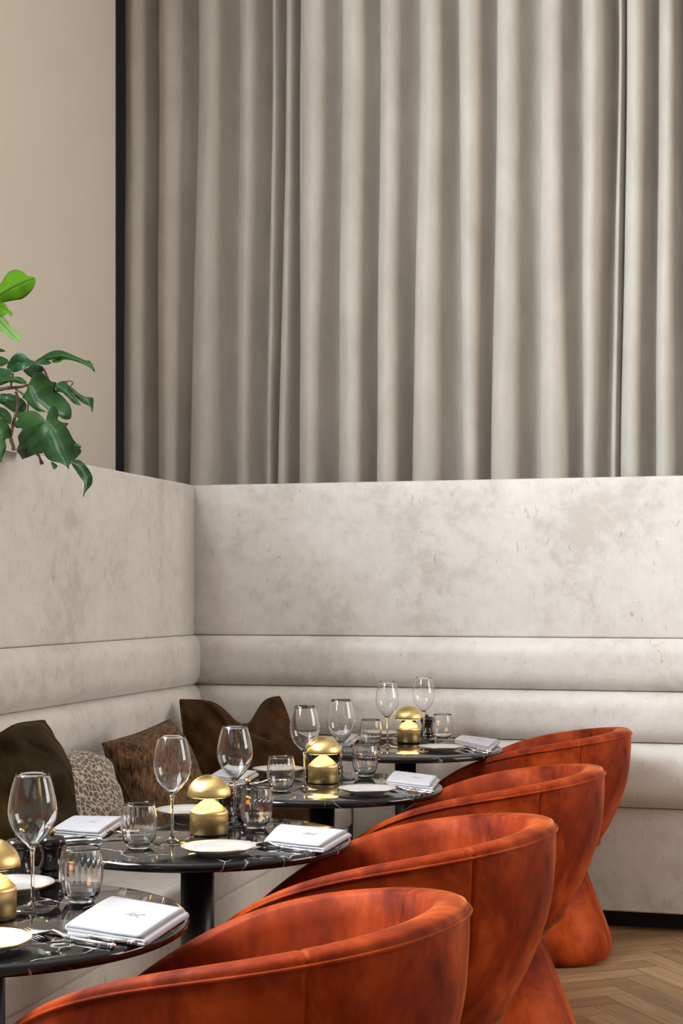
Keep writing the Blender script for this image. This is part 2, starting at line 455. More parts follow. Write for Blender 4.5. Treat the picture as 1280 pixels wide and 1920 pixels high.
# ------------------------------------------------------------------ curtains
S0 = 6.43
FP = [(0, 0), (-.035, .18), (-.055, .42), (-.045, .66), (0, .83), (.10, .94), (.22, 1.0), (.34, .98), (.46, .84), (.56, .60), (.66, .36), (.77, .14), (.88, .02), (1, 0)]
def fold(fr):
    q = max(0.0, min(1.0, fr)) * (len(FP) - 1); i = min(int(q), len(FP) - 2); t = q - i
    P0 = FP[i-1] if i else (-.12, .02); P1 = FP[i]; P2 = FP[i+1]; P3 = FP[i+2] if i + 2 < len(FP) else (.965, .18)
    return tuple(.5 * ((2*P1[c]) + (P2[c]-P0[c])*t + (2*P0[c]-5*P1[c]+4*P2[c]-P3[c])*t*t + (3*P1[c]-P0[c]-3*P2[c]+P3[c])*t**3) for c in (0, 1))
def curtain(name, tops, bots, label, amp=.15, z0=1.70, z1=4.48, wid=26, S0=6.43):
    def tt(px, y): return on_s(px, y, S0 - .06).x
    T = [tt(p + 3, 100) for p in tops]; B = [tt(p + 3, 870) for p in bots]
    nf = len(T); rows = 46; cols = (nf - 1) * wid + 1
    v = []
    rnd = random.Random(len(tops) * 7)
    crw = [rnd.uniform(-.06, .10) for _ in range(nf)]; crw2 = [rnd.uniform(-.09, .05) for _ in range(nf)]
    ampf = [rnd.uniform(.8, 1.15) for _ in range(nf + 1)]
    ampb = [rnd.uniform(.75, 1.25) for _ in range(nf + 1)]
    for j in range(rows + 1):
        h = j / rows; z = z0 + (z1 - z0) * h
        wv = max(0.0, min(1.0, (z - 1.75) / 2.0)); wv = wv * wv * (3 - 2 * wv)
        wv = wv ** .8
        for i in range(cols):
            u = i / wid; k = min(int(u), nf - 2); fr = u - k
            E = [B[q] * (1 - wv) + T[q] * wv for q in (k, k + 1)]
            am = [ampb[q] * (1 - wv) + ampf[q] * wv for q in (k, k + 1)]
            wdt = E[1] - E[0]
            x_, d_ = fold(fr)
            a = am[0] * (1 - fr) + am[1] * fr
            cw = crw[k] * (1 - wv) + crw2[k] * wv                 # how wide the lit crest is
            x_ = x_ + cw * sin(pi * max(0, min(1, fr)))
            t = E[0] + wdt * x_
            s = S0 - amp * a * min(1.0, .35 + wdt / .20) * d_
            s += .008 * noise.noise(Vector((t * 7, z * 1.1, len(tops)))) + .002 * noise.noise(Vector((t * 40, z * 4, 3)))
            t += .005 * noise.noise(Vector((u * .9, z * 1.3, 7.0)))
            v.append((t, s, z))
    f = [(j*cols+i, j*cols+i+1, (j+1)*cols+i+1, (j+1)*cols+i) for j in range(rows) for i in range(cols - 1)]
    o = mesh(name, v, f, M['curtain'])
    so = o.modifiers.new('thickness', 'SOLIDIFY'); so.thickness = .003
    tag(o, label, 'curtain')
    return o
curtain('curtain', [245, 308, 377, 453, 512, 537, 566, 600], [235, 300, 362, 445, 497, 522, 562, 600],
        'short shadowed taupe velvet curtain hanging in the corner next to the beige wall', S0=6.52)
curtain('curtain', [571, 645, 721, 793, 866, 940, 1015, 1092, 1158, 1176, 1236, 1290, 1350, 1420], [566, 637, 713, 782, 870, 922, 1010, 1096, 1141, 1166, 1232, 1296, 1350, 1420],
        'wide taupe velvet curtain covering the back wall from its middle to the right edge')

# ------------------------------------------------------------------ chairs
CH_A, CH_B, CH_N = .3777, .3331, 2.144
def rim_pt(ph, k=1.0):
    C, S = cos(ph), sin(ph)
    return (CH_A * math.copysign(abs(C) ** (2 / CH_N), C) * k, CH_B * math.copysign(abs(S) ** (2 / CH_N), S) * k)
def rim_z(ph):
    u, _ = rim_pt(ph); d = (CH_A - u) / (2 * CH_A); return .8203 - .1083 * d - .1766 * d ** 4.6
KZ = [(.262, .05), (.275, .20), (.30, .36), (.342, .55), (.40, .68), (.463, .785), (.52, .86), (.568, .91), (.62, .955), (.674, .982), (.75, .997), (.83, 1.0)]
def kz(z):
    if z <= KZ[0][0]: return KZ[0][1]
    for (a, ka), (b_, kb) in zip(KZ, KZ[1:]):
        if z <= b_:
            t = (z - a) / (b_ - a); return ka + (kb - ka) * t
    return 1.0
SEAM = R(52)
def phis():
    base = [2 * pi * i / 96 for i in range(96)]
    for s in (SEAM, 2*pi - SEAM):
        base += [s + d for d in (-.022, -.011, -.004, 0, .004, .011, .022)]
    base.sort(); return base
def make_chair():
    root = empty('dining_chair')
    PH = phis(); n = len(PH)
    def dip(ph):
        d = min(abs(ph - SEAM), abs(ph - (2 * pi - SEAM))); return .0045 * math.exp(-(d / .009) ** 2)
    rows = []
    for q in range(27):                                     # outer shell, bottom to rim
        row = []
        f = q / 26
        for ph in PH:
            zr = rim_z(ph) - .016
            z = .262 + (zr - .262) * f ** 1.15
            k = kz(z) / kz(zr + .016)
            x, y = rim_pt(ph, k); L = math.hypot(x, y) + 1e-9
            fd = min(1, f * 1.6); x -= x / L * dip(ph) * fd; y -= y / L * dip(ph) * fd
            row.append((x, y, z))
        rows.append(row)
    thk = lambda ph: .046 + .016 * max(0, cos(ph)) ** 2
    for q in range(1, 9):                                   # rolled rim
        a = pi * q / 9; row = []
        for ph in PH:
            x, y = rim_pt(ph); L = math.hypot(x, y); th = thk(ph)
            off = th / 2 - th / 2 * cos(a) - .002 * sin(a)
            if q == 1: off += .0015
            z = rim_z(ph) - .016 + .016 * sin(a) ** .8 - dip(ph) * .5 * sin(a)
            row.append((x - x / L * off, y - y / L * off, z))
        rows.append(row)
    for q in range(1, 13):                                  # inner wall down to below the seat
        f = q / 12; row = []
        for ph in PH:
            x, y = rim_pt(ph); L = math.hypot(x, y); th = thk(ph)
            z = (rim_z(ph) - .016) * (1 - f) + .40 * f
            off = th + .05 * f ** 1.3 + .004 * sin(pi * f) + dip(ph) * .7
            row.append((x - x / L * off, y - y / L * off, z))
        rows.append(row)
    v = [p for r in rows for p in r]
    f = [(j*n+i, j*n+(i+1) % n, (j+1)*n+(i+1) % n, (j+1)*n+i) for j in range(len(rows)-1) for i in range(n)]
    f.append(tuple(range(n))[::-1]); f.append(tuple((len(rows)-1)*n + i for i in range(n)))
    mesh('shell', v, f, M['rust'], root)
    # piping along the outer edge of the rim
    b = MB(); pts = []
    for i in range(120):
        ph = 2 * pi * i / 120; x, y = rim_pt(ph, 1.0); L = math.hypot(x, y)
        pts.append((x + x / L * .0012, y + y / L * .0012, rim_z(ph) - .017))
    b.tube(pts, .0032, 6, closed=True); b.build('piping', M['rust'], root)
    # seat cushion
    b = MB()
    pr = [(.0, .47), (.08, .472), (.16, .470), (.215, .462), (.245, .447), (.252, .43), (.25, .405), (0, .403)]
    b.lathe(pr, 48, mod=lambda a, i: 1.0 + .13 * abs(cos(a)) ** 2 * .6)
    b.build('seat_cushion', M['rust'], root)
    # hourglass pedestal
    b = MB(); rows = []; n2 = 72
    Z = [(0.0, .280, .215), (.004, .292, .226), (.012, .303, .236), (.03, .3095, .243), (.07, .304, .24), (.13, .283, .222), (.20, .256, .2), (.27, .228, .178), (.34, .207, .16), (.40, .198, .152), (.41, .1, .1)]
    for z, a, c in Z:
        for k in range(n2):
            ph = 2 * pi * k / n2; C, S = cos(ph), sin(ph); e = 2.7
            x = a * math.copysign(abs(C) ** (2/e), C); y = c * math.copysign(abs(S) ** (2/e), S)
            g = 1 - .010 * math.exp(-((min(abs(ph - R(58)), abs(ph - R(302)))) / .03) ** 2)
            rows.append((x * g, y * g, z))
    fc = [(j*n2+i, j*n2+(i+1) % n2, (j+1)*n2+(i+1) % n2, (j+1)*n2+i) for j in range(len(Z)-1) for i in range(n2)]
    fc.append(tuple(range(n2))[::-1]); fc.append(tuple((len(Z)-1)*n2 + i for i in range(n2)))
    b.add(rows, fc); b.build('pedestal', M['rust'], root)
    return root
chair0 = make_chair()
CH = [(2.3452, -.8181, -.1111, 'nearest the camera, cut by the bottom edge'),
      (3.2376, -.7976, .0451, 'second from the camera'),
      (4.2998, -.799, -.0077, 'third from the camera'),
      (5.5892, -.8312, -.0299, 'farthest from the camera')]
for i, (s, t, r, lb) in enumerate(CH):
    o = chair0 if i == 0 else copy_tree(chair0)
    o.location = (t, s, 0); o.rotation_euler = (0, 0, r)
    tag(o, 'rust orange velvet tub chair ' + lb, 'chair', 'rust velvet tub chairs')

# ------------------------------------------------------------------ tables
TZ = .75
def make_table():
    root = empty('dining_table')
    b = MB(); pr = [(.0, .729), (.335, .729)]
    for i in range(9):
        a = -pi/2 + pi * i / 8; pr.append((.3395 + .0105 * cos(a), .7395 + .0105 * sin(a)))
    pr.append((.0, .75)); b.lathe(pr, 128)
    o = b.build('table_top', M['marble'], root)
    b = MB(); b.lathe([(.038, .012), (.038, .729)], 40); b.build('column', M['black'], root)
    b = MB(); b.lathe([(.098, 0), (.102, .006), (.098, .012), (.06, .016), (.038, .02)], 64); b.build('base_plate', M['black'], root)
    b = MB(); b.lathe([(.038, .70), (.11, .722), (.11, .7285)], 40); b.build('mounting_flange', M['black'], root)
    return root
table0 = make_table()
TAB = [(-33, 2.62, 'nearest the camera, cut by the left edge of the photo'), (370, 3.50, 'second from the camera, in front of the brown chenille cushion'),
       (603, 4.45, 'third from the camera, behind the second lamp'), (760, 5.55, 'farthest from the camera, close to the back banquette')]
for i, (px, Z, lb) in enumerate(TAB):
    o = table0 if i == 0 else copy_tree(table0)
    p = at_depth(px, 1500, Z); o.location = (p.x, p.y, 0); o.rotation_euler = (0, 0, i * 1.3)
    tag(o, 'round black marble cafe table ' + lb, 'table', 'round black marble tables in a row')

TN = ['nearest table', 'second table from the camera', 'third table from the camera', 'farthest table']

# ------------------------------------------------------------------ lamps
def make_lamp():
    root = empty('table_lamp')
    b = MB(); pr = [(0, .0), (.0415, .0), (.0425, .0012), (.0425, .004)]; b.lathe(pr + [(0, .004)], 48); b.build('foot_pad', M['black'], root)
    b = MB(); pr = [(0, .003), (.0432, .003), (.0438, .004), (.0438, .048)]
    for i in range(1, 8):
        a = i / 7 * R(58); pr.append((.0318 + .012 * cos(a), .048 + .012 * sin(a)))
    pr += [(.030, .066), (.020, .0735), (.011, .079), (.0075, .082), (0, .082)]
    b.lathe(pr, 64); b.build('body', M['brass'], root)
    b = MB(); b.lathe([(.0068, .0815), (.0068, .094)], 24); b.build('neck', M['brass_knob'], root)
    b = MB(); pr = [(.0483, .0876)]
    pr += [(.0505, .0876)]
    for i in range(1, 17):
        a = pi/2 * i / 16; pr.append((.0505 * cos(a), .088 + .0485 * sin(a) ** 1.0))
    pr[-1] = (0.0, .1365)
    inner = [(0.0, .1345)]
    for i in range(15, 0, -1):
        a = pi/2 * i / 16; inner.append((.0482 * cos(a), .088 + .0465 * sin(a)))
    b.lathe(pr + inner + [(.0483, .0876)], 64); b.build('shade', M['brass'], root)
    b = MB(); b.lathe([(.0075, .0868), (.0470, .0868), (.0470, .0885), (.0075, .0885), (.0075, .0868)], 48); b.build('diffuser', M['glow'], root)
    return root
lamp0 = make_lamp()
def place(first, used, px, py, lb, cat, grp, rz=0.0, z=TZ):
    o = first if not used else copy_tree(first)
    p = on_z(px, py, z); o.location = (p.x, p.y, z); o.rotation_euler = (0, 0, rz)
    return tag(o, lb, cat, grp)
LP = [(-18, 1722), (391.5, 1564), (605.5, 1468), (766, 1392)]
for i, (x, y) in enumerate(LP):
    place(lamp0, i, x, y, ['small brass mushroom table lamp, cut off by the left edge, on the nearest table',
        'small lit brass mushroom lamp beside the front plate on the second table from the camera',
        'small lit brass mushroom lamp on the third table, right of a wine glass',
        'smallest looking brass mushroom lamp, on the farthest table by the back banquette'][i], 'lamp', 'brass mushroom lamps', i * .7)

# ------------------------------------------------------------------ glassware
def make_wine():
    root = empty('wine_glass')
    out = [(.0, .0), (.0405, .0), (.0415, .0008), (.0412, .0016), (.025, .0042), (.011, .0075), (.0055, .0125), (.0036, .020), (.0030, .045), (.0030, .080), (.0036, .098)]
    bowl = [(.0060, .1055), (.0130, .1135), (.0240, .1245), (.0340, .1385), (.0405, .1540), (.0428, .1670), (.0424, .1800), (.0400, .1960), (.0360, .2140), (.0315, .2290), (.0288, .2362)]
    b = MB(); b.lathe(out + [(.0058, .1045)] + [(.0045, .1065), (.0, .1072)], 64)
    b.build('stem', M['glass'], root)
    inn = [(max(r - .0009, 0), z + (.0022 if i < 2 else .0006)) for i, (r, z) in enumerate(bowl)][::-1]
    inn[0] = (.0281, .2362)
    b = MB(); b.lathe([(.0, .1080), (.0050, .1078)] + bowl + [(.02845, .2366)] + inn + [(.0, .1105)], 72)
    b.build('bowl', M['glass'], root)
    return root
wine0 = make_wine()
WG = [(61, 1703, 'clear wine glass in the left foreground, on the nearest table beside the cut-off lamp'),
      (322.6, 1580, 'clear wine glass left of the lamp on the second table from the camera'),
      (440, 1547, 'clear wine glass just behind and right of the lamp on the second table'),
      (571, 1481, 'clear wine glass left of the lamp on the third table from the camera'),
      (639, 1460, 'clear wine glass right of the lamp on the third table from the camera'),
      (726, 1401, 'clear wine glass left of the lamp on the farthest table'),
      (794, 1387.5, 'clear wine glass right of the lamp on the farthest table')]
for i, (x, y, lb) in enumerate(WG): place(wine0, i, x, y, lb, 'wine glass', 'stemmed wine glasses')
def make_tumbler():
    rib = lambda a, i: 1.0
    out = [(.0, .0), (.0215, .0), (.0235, .0015), (.0290, .0080), (.0345, .0185), (.0380, .0320), (.0397, .0470), (.0395, .0620), (.0375, .0780), (.0348, .0930), (.0338, .0970)]
    inn = [(.0329, .0970), (.0339, .0925), (.0364, .0780), (.0383, .0620), (.0384, .0470), (.0366, .0325), (.0330, .0200), (.0270, .0110), (.0190, .0080), (.0, .0075)]
    b = MB(); no = len(out)
    def mod(a, i):
        if i < no: return 1.0
        return 1.0 + .004 * cos(22 * a) * (1.0 if no + 1 < i < no + 8 else 0)
    b.lathe(out + inn, 132, mod=mod)
    return b.build('tumbler', M['glass'])
tum0 = make_tumbler()
TU = [(152, 1690, 'stemless water tumbler behind the folded napkin on the nearest table'),
      (260.5, 1590, 'stemless ribbed tumbler at the left of the second table, beside the left napkin'),
      (480, 1552, 'stemless ribbed tumbler right of the lamp on the second table, behind the right napkin'),
      (526.6, 1483, 'stemless ribbed tumbler at the left side of the third table'),
      (684.5, 1455, 'stemless ribbed tumbler right of the lamp on the third table, left of its napkin'),
      (695, 1399, 'stemless tumbler at the left side of the farthest table'),
      (829, 1387, 'stemless tumbler right of the lamp on the farthest table')]
for i, (x, y, lb) in enumerate(TU): place(tum0, i, x, y, lb, 'glass', 'stemless tumblers', .3 * i)

# ------------------------------------------------------------------ plates
def make_plate():
    root = empty('side_plate')
    b = MB()
    b.lathe([(0, .003), (.040, .003), (.041, .0), (.045, .0), (.047, .004), (.062, .0085), (.0795, .0165), (.0802, .0178), (.0790, .0182),
             (.064, .0115), (.052, .0072), (.046, .0062), (0, .0058)], 96, mod=lambda a, i: 1 + (.004 * cos(48 * a) if i in (5, 9) else 0))
    b.build('dish', M['porcelain'], root)
    b = MB(); b.tube([(.0796 * cos(2*pi*k/96), .0796 * sin(2*pi*k/96), .0176) for k in range(96)], .00085, 6, closed=True)
    tag(b.build('rim_band', M['gold'], root), 'thin gold rim')
    return root
plate0 = make_plate()
PLT = [(-38, 1781, 'cream gold-rimmed plate cut by the left edge, in front of the nearest lamp'),
       (21, 1672, 'cream plate with gold rim behind the large wine glass on the nearest table'),
       (409.6, 1601, 'cream plate with gold rim in front of the lamp on the second table'),
       (352, 1530, 'cream plate with gold rim behind the left wine glass on the second table'),
       (688, 1489, 'cream plate with gold rim in front of the napkin on the third table'),
       (522, 1451, 'cream plate with gold rim beside the dark velvet cushion, on the third table far left'),
       (827, 1408, 'cream plate with gold rim in front of the lamp on the farthest table'),
       (716, 1381, 'cream plate with gold rim behind the left wine glass on the farthest table')]
for i, (x, y, lb) in enumerate(PLT): place(plate0, i, x, y, lb, 'plate', 'side plates')

# ------------------------------------------------------------------ pepper and salt mills
def make_mill():
    root = empty('pepper_mill')
    b = MB(); b.lathe([(0, 0), (.0255, 0), (.0268, .002), (.0268, .009), (.0245, .012), (.0248, .015), (.0262, .018), (.0262, .021), (.0228, .026), (.0195, .036), (.0190, .046), (.0215, .055), (.0240, .060), (.0240, .0625), (0, .0625)], 48)
    b.build('body', M['mill'], root)
    b = MB(); b.lathe([(0, .0632), (.0250, .0632), (.0268, .066), (.0272, .071), (.0255, .077), (.0200, .0805), (.0100, .082), (.0060, .083), (0, .083)], 48)
    b.build('cap', M['mill'], root)
    b = MB(); b.lathe([(0, .0825), (.004, .083), (.0072, .087), (.0078, .091), (.0062, .0955), (0, .0975)], 24)
    tag(b.build('knob', M['brass_knob'], root), 'small gold knob')
    return root
mill0 = make_mill()
ML = [(97, 1645, 'black mill with gold knob right of the wine glass on the nearest table'),
      (36, 1652, 'black mill half hidden behind the wine glass on the nearest table'),
      (464, 1533, 'black mill with gold knob seen over the tumbler on the second table'),
      (424, 1541, 'black mill standing directly behind the lamp on the second table'),
      (588, 1454, 'black mill behind the left side of the lamp on the third table'),
      (627, 1450, 'black mill behind the right side of the lamp on the third table'),
      (766, 1385, 'black mill hidden behind the lamp on the farthest table'),
      (800, 1383, 'black mill just right of the lamp on the farthest table')]
for i, (x, y, lb) in enumerate(ML): place(mill0, i, x, y, lb, 'mill', 'salt and pepper mills')

# ------------------------------------------------------------------ napkins
def napkin(c, label, loops=True, layers=3):
    """c: four table-plane pixels: front-left, front-right, back-right, back-left"""
    P = [on_z(x, y, TZ) for x, y in c]
    ctr = sum(P, Vector()) / 4; P = [p - ctr for p in P]
    root = empty('napkin', ctr, 0, label, 'napkin', 'folded white napkins')
    def loc(u, vv, z):
        q = (P[0] * (1 - u) + P[1] * u) * (1 - vv) + (P[3] * (1 - u) + P[2] * u) * vv
        return Vector((q.x, q.y, z))
    W = (P[1] - P[0]).length
    gap = .0063; th = .0029
    path = []
    for l in range(layers):
        z = th + .0003 + l * gap
        us = [i / 16 for i in range(17)]
        if l % 2: us = us[::-1]
        trim = .03 if l in (1, 2) else 0
        for u in us:
            path.append((.02 + u * (.96 - trim), z))
        if l < layers - 1:
            ue = us[-1]; sgn = 1 if ue > .5 else -1
            for a in (-50, -15, 15, 50):
                path.append((.02 + ue * (.96 - trim) + sgn * cos(R(a)) * gap * .55 / W, z + gap / 2 + gap / 2 * sin(R(a))))
    # offset both sides of the centre line
    n = len(path); L = []; Rr = []
    for i in range(n):
        a = path[max(i-1, 0)]; d = path[min(i+1, n-1)]
        dx = (d[0] - a[0]) * W; dz = d[1] - a[1]; l = math.hypot(dx, dz) + 1e-9
        nx, nz = -dz / l, dx / l
        L.append((path[i][0] + nx * th / W, path[i][1] + nz * th)); Rr.append((path[i][0] - nx * th / W, path[i][1] - nz * th))
    prof = L + Rr[::-1]; k = len(prof); nv = 14; v = []
    seed = ctr.x * 10
    for j in range(nv + 1):
        q = j / nv
        for (u, z) in prof:
            zz = z * (1 + .06 * noise.noise(Vector((u * 2.5, q * 2.5, seed)))) 
            zz *= 1 - .10 * (abs(2 * q - 1) ** 4)
            uu = u + .006 * noise.noise(Vector((z * 300, q * 2, seed)))
            v.append(loc(uu, q, zz))
    f = [(j*k+i, j*k+(i+1) % k, (j+1)*k+(i+1) % k, (j+1)*k+i) for j in range(nv) for i in range(k)]
    m2 = n                         # caps: quads between both sides
    for base in (0, nv * k):
        for i in range(n - 1): f.append((base + i, base + i + 1, base + k - 2 - i, base + k - 1 - i))
    mesh('folded_cloth', v, f, M['linen'], root)
    top = layers * gap * .985 - .0003
    b = MB()
    for pts in ([(.50, .52), (.54, .47), (.60, .49), (.63, .54), (.69, .56)], [(.52, .57), (.57, .55), (.60, .49), (.66, .45)], [(.47, .49), (.52, .50), (.55, .54)]):
        b.tube([loc(u, vv, top + .0008) for u, vv in pts], .0009, 5, flat=.4)
    tag(b.build('embroidery', M['thread'], root), 'small taupe embroidered emblem')
    return root
napkin([(124, 1752), (272, 1776), (352, 1722), (209, 1697)], 'white folded napkin with embroidered emblem on the nearest table')
napkin([(497, 1588), (607, 1600), (656, 1571), (526, 1558)], 'white folded napkin at the right edge of the second table')
napkin([(99, 1567), (190, 1574), (236, 1543), (139, 1542)], 'white folded napkin at the left side of the second table by the patterned cushion')
napkin([(724.5, 1474), (810, 1484), (823, 1466), (740, 1455)], 'white folded napkin at the right edge of the third table')
napkin([(396, 1463), (460, 1472), (484, 1456), (420, 1449)], 'white folded napkin at the left side of the third table, behind the second lamp')
napkin([(852, 1394), (920, 1409), (937, 1395), (866, 1386)], 'white folded napkin at the right edge of the farthest table')
napkin([(612, 1396), (655, 1400), (674, 1385), (634, 1381)], 'white folded napkin at the left side of the farthest table')

# ------------------------------------------------------------------ cutlery (lies along +x, handle end at x=0)
def handle(b):
    b.tube([(x, 0, .0048) for x in (0, .002, .005, .008, .010)], [.0022, .0042, .0048, .0042, .0030], 12)
    b.tube([(.010, 0, .0046), (.012, 0, .0046), (.014, 0, .0046)], [.0034, .0040, .0034], 12)
    b.tube([(.014, 0, .0046), (.05, 0, .0046), (.085, 0, .0046)], [.0034, .0040, .0036], 12)
    b.tube([(.085, 0, .0046), (.087, 0, .0046), (.089, 0, .0046)], [.0034, .0048, .0034], 12)
    b.tube([(.089, 0, .0046), (.092, 0, .0046), (.095, 0, .0046)], [.0034, .0046, .0028], 12)
def make_fork():
    root = empty('fork')
    b = MB(); handle(b); b.build('handle', M['steel'], root)
    b = MB(); b.tube([(.095, 0, .0046), (.110, 0, .0070), (.124, 0, .0110), (.134, 0, .0115)], [.0028, .0024, .0026, .0034], 10)
    b.grid(9, 7, lambda u, q: ((.132 + .026 * u), (.0035 + .0088 * sin(min(1, u * 1.3) * pi / 2)) * (2*q - 1), .0115 - .006 * u + .002 * (2*q-1) ** 2))
    b.grid(9, 7, lambda u, q: ((.132 + .026 * u), (.0035 + .0088 * sin(min(1, u * 1.3) * pi / 2)) * (2*q - 1), .0102 - .006 * u + .002 * (2*q-1) ** 2))
    for k in range(4):
        y = -.0108 + .0072 * k
        b.tube([(.156, y, .0065), (.175, y, .0030), (.190, y, .0030), (.204, y * .96, .0065)], [.0019, .0017, .0014, .0006], 6)
    b.build('fork_head', M['steel'], root)
    return root
def make_knife():
    root = empty('knife')
    b = MB(); handle(b); b.build('handle', M['steel'], root)
    b = MB()
    pts = [(.095, -.004, .004), (.115, -.0075, .0085), (.160, -.009, .0095), (.195, -.008, .0085), (.213, .001, .001)]
    v = []; 
    for x, y0, y1 in pts: v += [(x, y0, .0016), (x, y1, .0016), (x, y1, .0034), (x, (y0 + y1) / 2, .0038), (x, y0, .0020)]
    f = [(j*5+i, j*5+(i+1) % 5, (j+1)*5+(i+1) % 5, (j+1)*5+i) for j in range(4) for i in range(5)] + [(0,1,2,3,4), (20,24,23,22,21)]
    b.add(v, f); b.build('blade', M['steel'], root, smooth=False)
    return root
fork0 = make_fork(); knife0 = make_knife(); nf = nk = 0
def cutlery(kind, end, tip, lb):
    global nf, nk
    if kind == 'fork': o = fork0 if nf == 0 else copy_tree(fork0); nf += 1
    else: o = knife0 if nk == 0 else copy_tree(knife0); nk += 1
    a = on_z(*end, TZ + .004); c = on_z(*tip, TZ + .004)
    o.location = (a.x, a.y, TZ + .0002); o.rotation_euler = (0, 0, math.atan2(c.y - a.y, c.x - a.x))
    tag(o, lb, kind, 'forks on the tables' if kind == 'fork' else 'knives on the tables')
cutlery('fork', (216, 1775), (50, 1746), 'silver fork in front of the napkin on the nearest table')
cutlery('knife', (254, 1769), (95, 1746), 'silver knife between fork and napkin on the nearest table')
cutlery('fork', (589, 1598), (462, 1580), 'silver fork in front of the right napkin on the second table')
cutlery('knife', (603, 1594), (478, 1578), 'silver knife touching the right napkin on the second table')
cutlery('fork', (100, 1573), (305, 1556), 'silver fork in front of the left napkin on the second table')
cutlery('knife', (112, 1579), (290, 1567), 'silver knife in front of the left napkin on the second table, nearest the tumbler')
cutlery('fork', (808, 1488), (712, 1475), 'silver fork in front of the napkin at the right of the third table')
cutlery('knife', (812, 1485), (720, 1472), 'silver knife right against the napkin at the right of the third table')
cutlery('fork', (430, 1474), (520, 1466), 'silver fork near the left napkin on the third table')
cutlery('fork', (914, 1413), (845, 1400), 'silver fork in front of the napkin at the right of the farthest table')
cutlery('knife', (920, 1410), (852, 1397), 'silver knife by the napkin at the right of the farthest table')
cutlery('fork', (592, 1402), (690, 1391), 'silver fork in front of the left napkin on the farthest table')

# ------------------------------------------------------------------ cushions
def cushion(name, m, ctr, yaw, lean, roll, size, thick, label, chop=0.0, piping=None, seed=0, wr=.006, bow=.07, chopx=0.0):
    root = empty(name, ctr, 0, label, 'cushion', None)
    root.rotation_mode = 'QUATERNION'
    # local: x right, z up, -y faces the viewer of the cushion
    Rm = Matrix.Rotation(yaw, 3, 'Z') @ Matrix.Rotation(-lean, 3, 'X') @ Matrix.Rotation(roll, 3, 'Y')
    n = 36; h = size / 2; verts = []; faces = []
    def outline(u, q):
        x = u * h * (1 - bow * (1 - q * q) * abs(u) ** 2 ); z = q * h * (1 - bow * (1 - u * u) * abs(q) ** 2)
        k_ = 1 - .03 * (u * q) ** 4; x *= k_; z *= k_
        if chop:
            g = math.exp(-((u - chopx) / .33) ** 2)
            z -= chop * g * max(0, (q + .6) / 1.6) ** 1.6 * size
            x += .03 * size * max(0, q) * (-1 if u < chopx else 0)
            x -= .17 * size * max(0, q) ** 1.5 * max(0, u - chopx)
        return x, z
    def th(u, q):
        e = max(0.0, (1 - u ** 4) * (1 - q ** 4)) ** .62
        t = thick / 2 * e
        if chop: t *= 1 - .45 * math.exp(-((u - chopx) / .09) ** 2) * max(0, q + .3)
        return t
    for side in (-1, 1):
        for j in range(n + 1):
            for i in range(n + 1):
                u = -1 + 2 * i / n; q = -1 + 2 * j / n
                u = sin(u * pi / 2) * .5 + u * .5; q = sin(q * pi / 2) * .5 + q * .5
                x, z = outline(u, q); t = th(u, q)
                w_ = wr * noise.noise(Vector((u * 2.2 + seed, q * 2.2, side * 3.0))) * 2
                w_ += wr * .9 * noise.noise(Vector(((u + q) * 5 + seed, (u - q) * 1.5, side)))
                y = side * (t + w_ * min(1, t / (thick * .18)))
                verts.append(Rm @ Vector((x, y, z)))
    k = (n + 1) * (n + 1)
    for s in (0, 1):
        for j in range(n):
            for i in range(n):
                a = s*k + j*(n+1) + i; faces.append((a, a+1, a+n+2, a+n+1) if s == 0 else (a, a+n+1, a+n+2, a+1))
    # weld borders with a narrow seam strip
    ring = [(i, 0) for i in range(n)] + [(n, j) for j in range(n)] + [(i, n) for i in range(n, 0, -1)] + [(0, j) for j in range(n, 0, -1)]
    idx = [j*(n+1) + i for i, j in ring]
    for a, c in zip(idx, idx[1:] + idx[:1]): faces.append((a, c, k + c, k + a))
    o = mesh('cover', verts, faces, m, root)
    sb = o.modifiers.new('soft', 'SUBSURF'); sb.levels = 1; sb.render_levels = 1
    b = MB(); b.tube([(verts[a] + verts[k + a]) / 2 for a in idx], .0035, 6, closed=True)
    b.build('edge_piping', piping or m, root)
    return root
def C3(px, py, Z): return at_depth(px, py, Z)
# yaw = 0 faces the camera side of the room (-s); +90 deg faces +t
cushion('cushion', M['brown_velvet'], C3(452, 1415, 5.98), R(14), R(14), R(-2), .46, .20, 'tobacco brown velvet cushion with a chopped V top, in the corner of the banquette', chop=.21, seed=3, wr=.02, chopx=.10)
cushion('cushion', M['brown_velvet'], C3(508, 1466, 5.74), R(4), R(38), R(4), .40, .17, 'brown velvet cushion lying slumped at the far left of the third table', seed=9, wr=.022)
cushion('cushion', M['chenille'], C3(300, 1460, 5.25), R(68), R(26), R(-10), .37, .17, 'mottled brown chenille cushion leaning behind the second table', seed=5)
cushion('cushion', M['lattice'], C3(136, 1500, 4.86), R(66), R(40), R(12), .38, .18, 'cream and brown patterned cushion between the dark velvet and the chenille ones', seed=7)
cushion('cushion', M['olive_velvet'], C3(22, 1490, 4.45), R(60), R(10), R(3), .44, .20, 'dark olive brown velvet cushion at the left edge behind the foreground wine glass', chop=.07, seed=11, wr=.02, chopx=-.2)

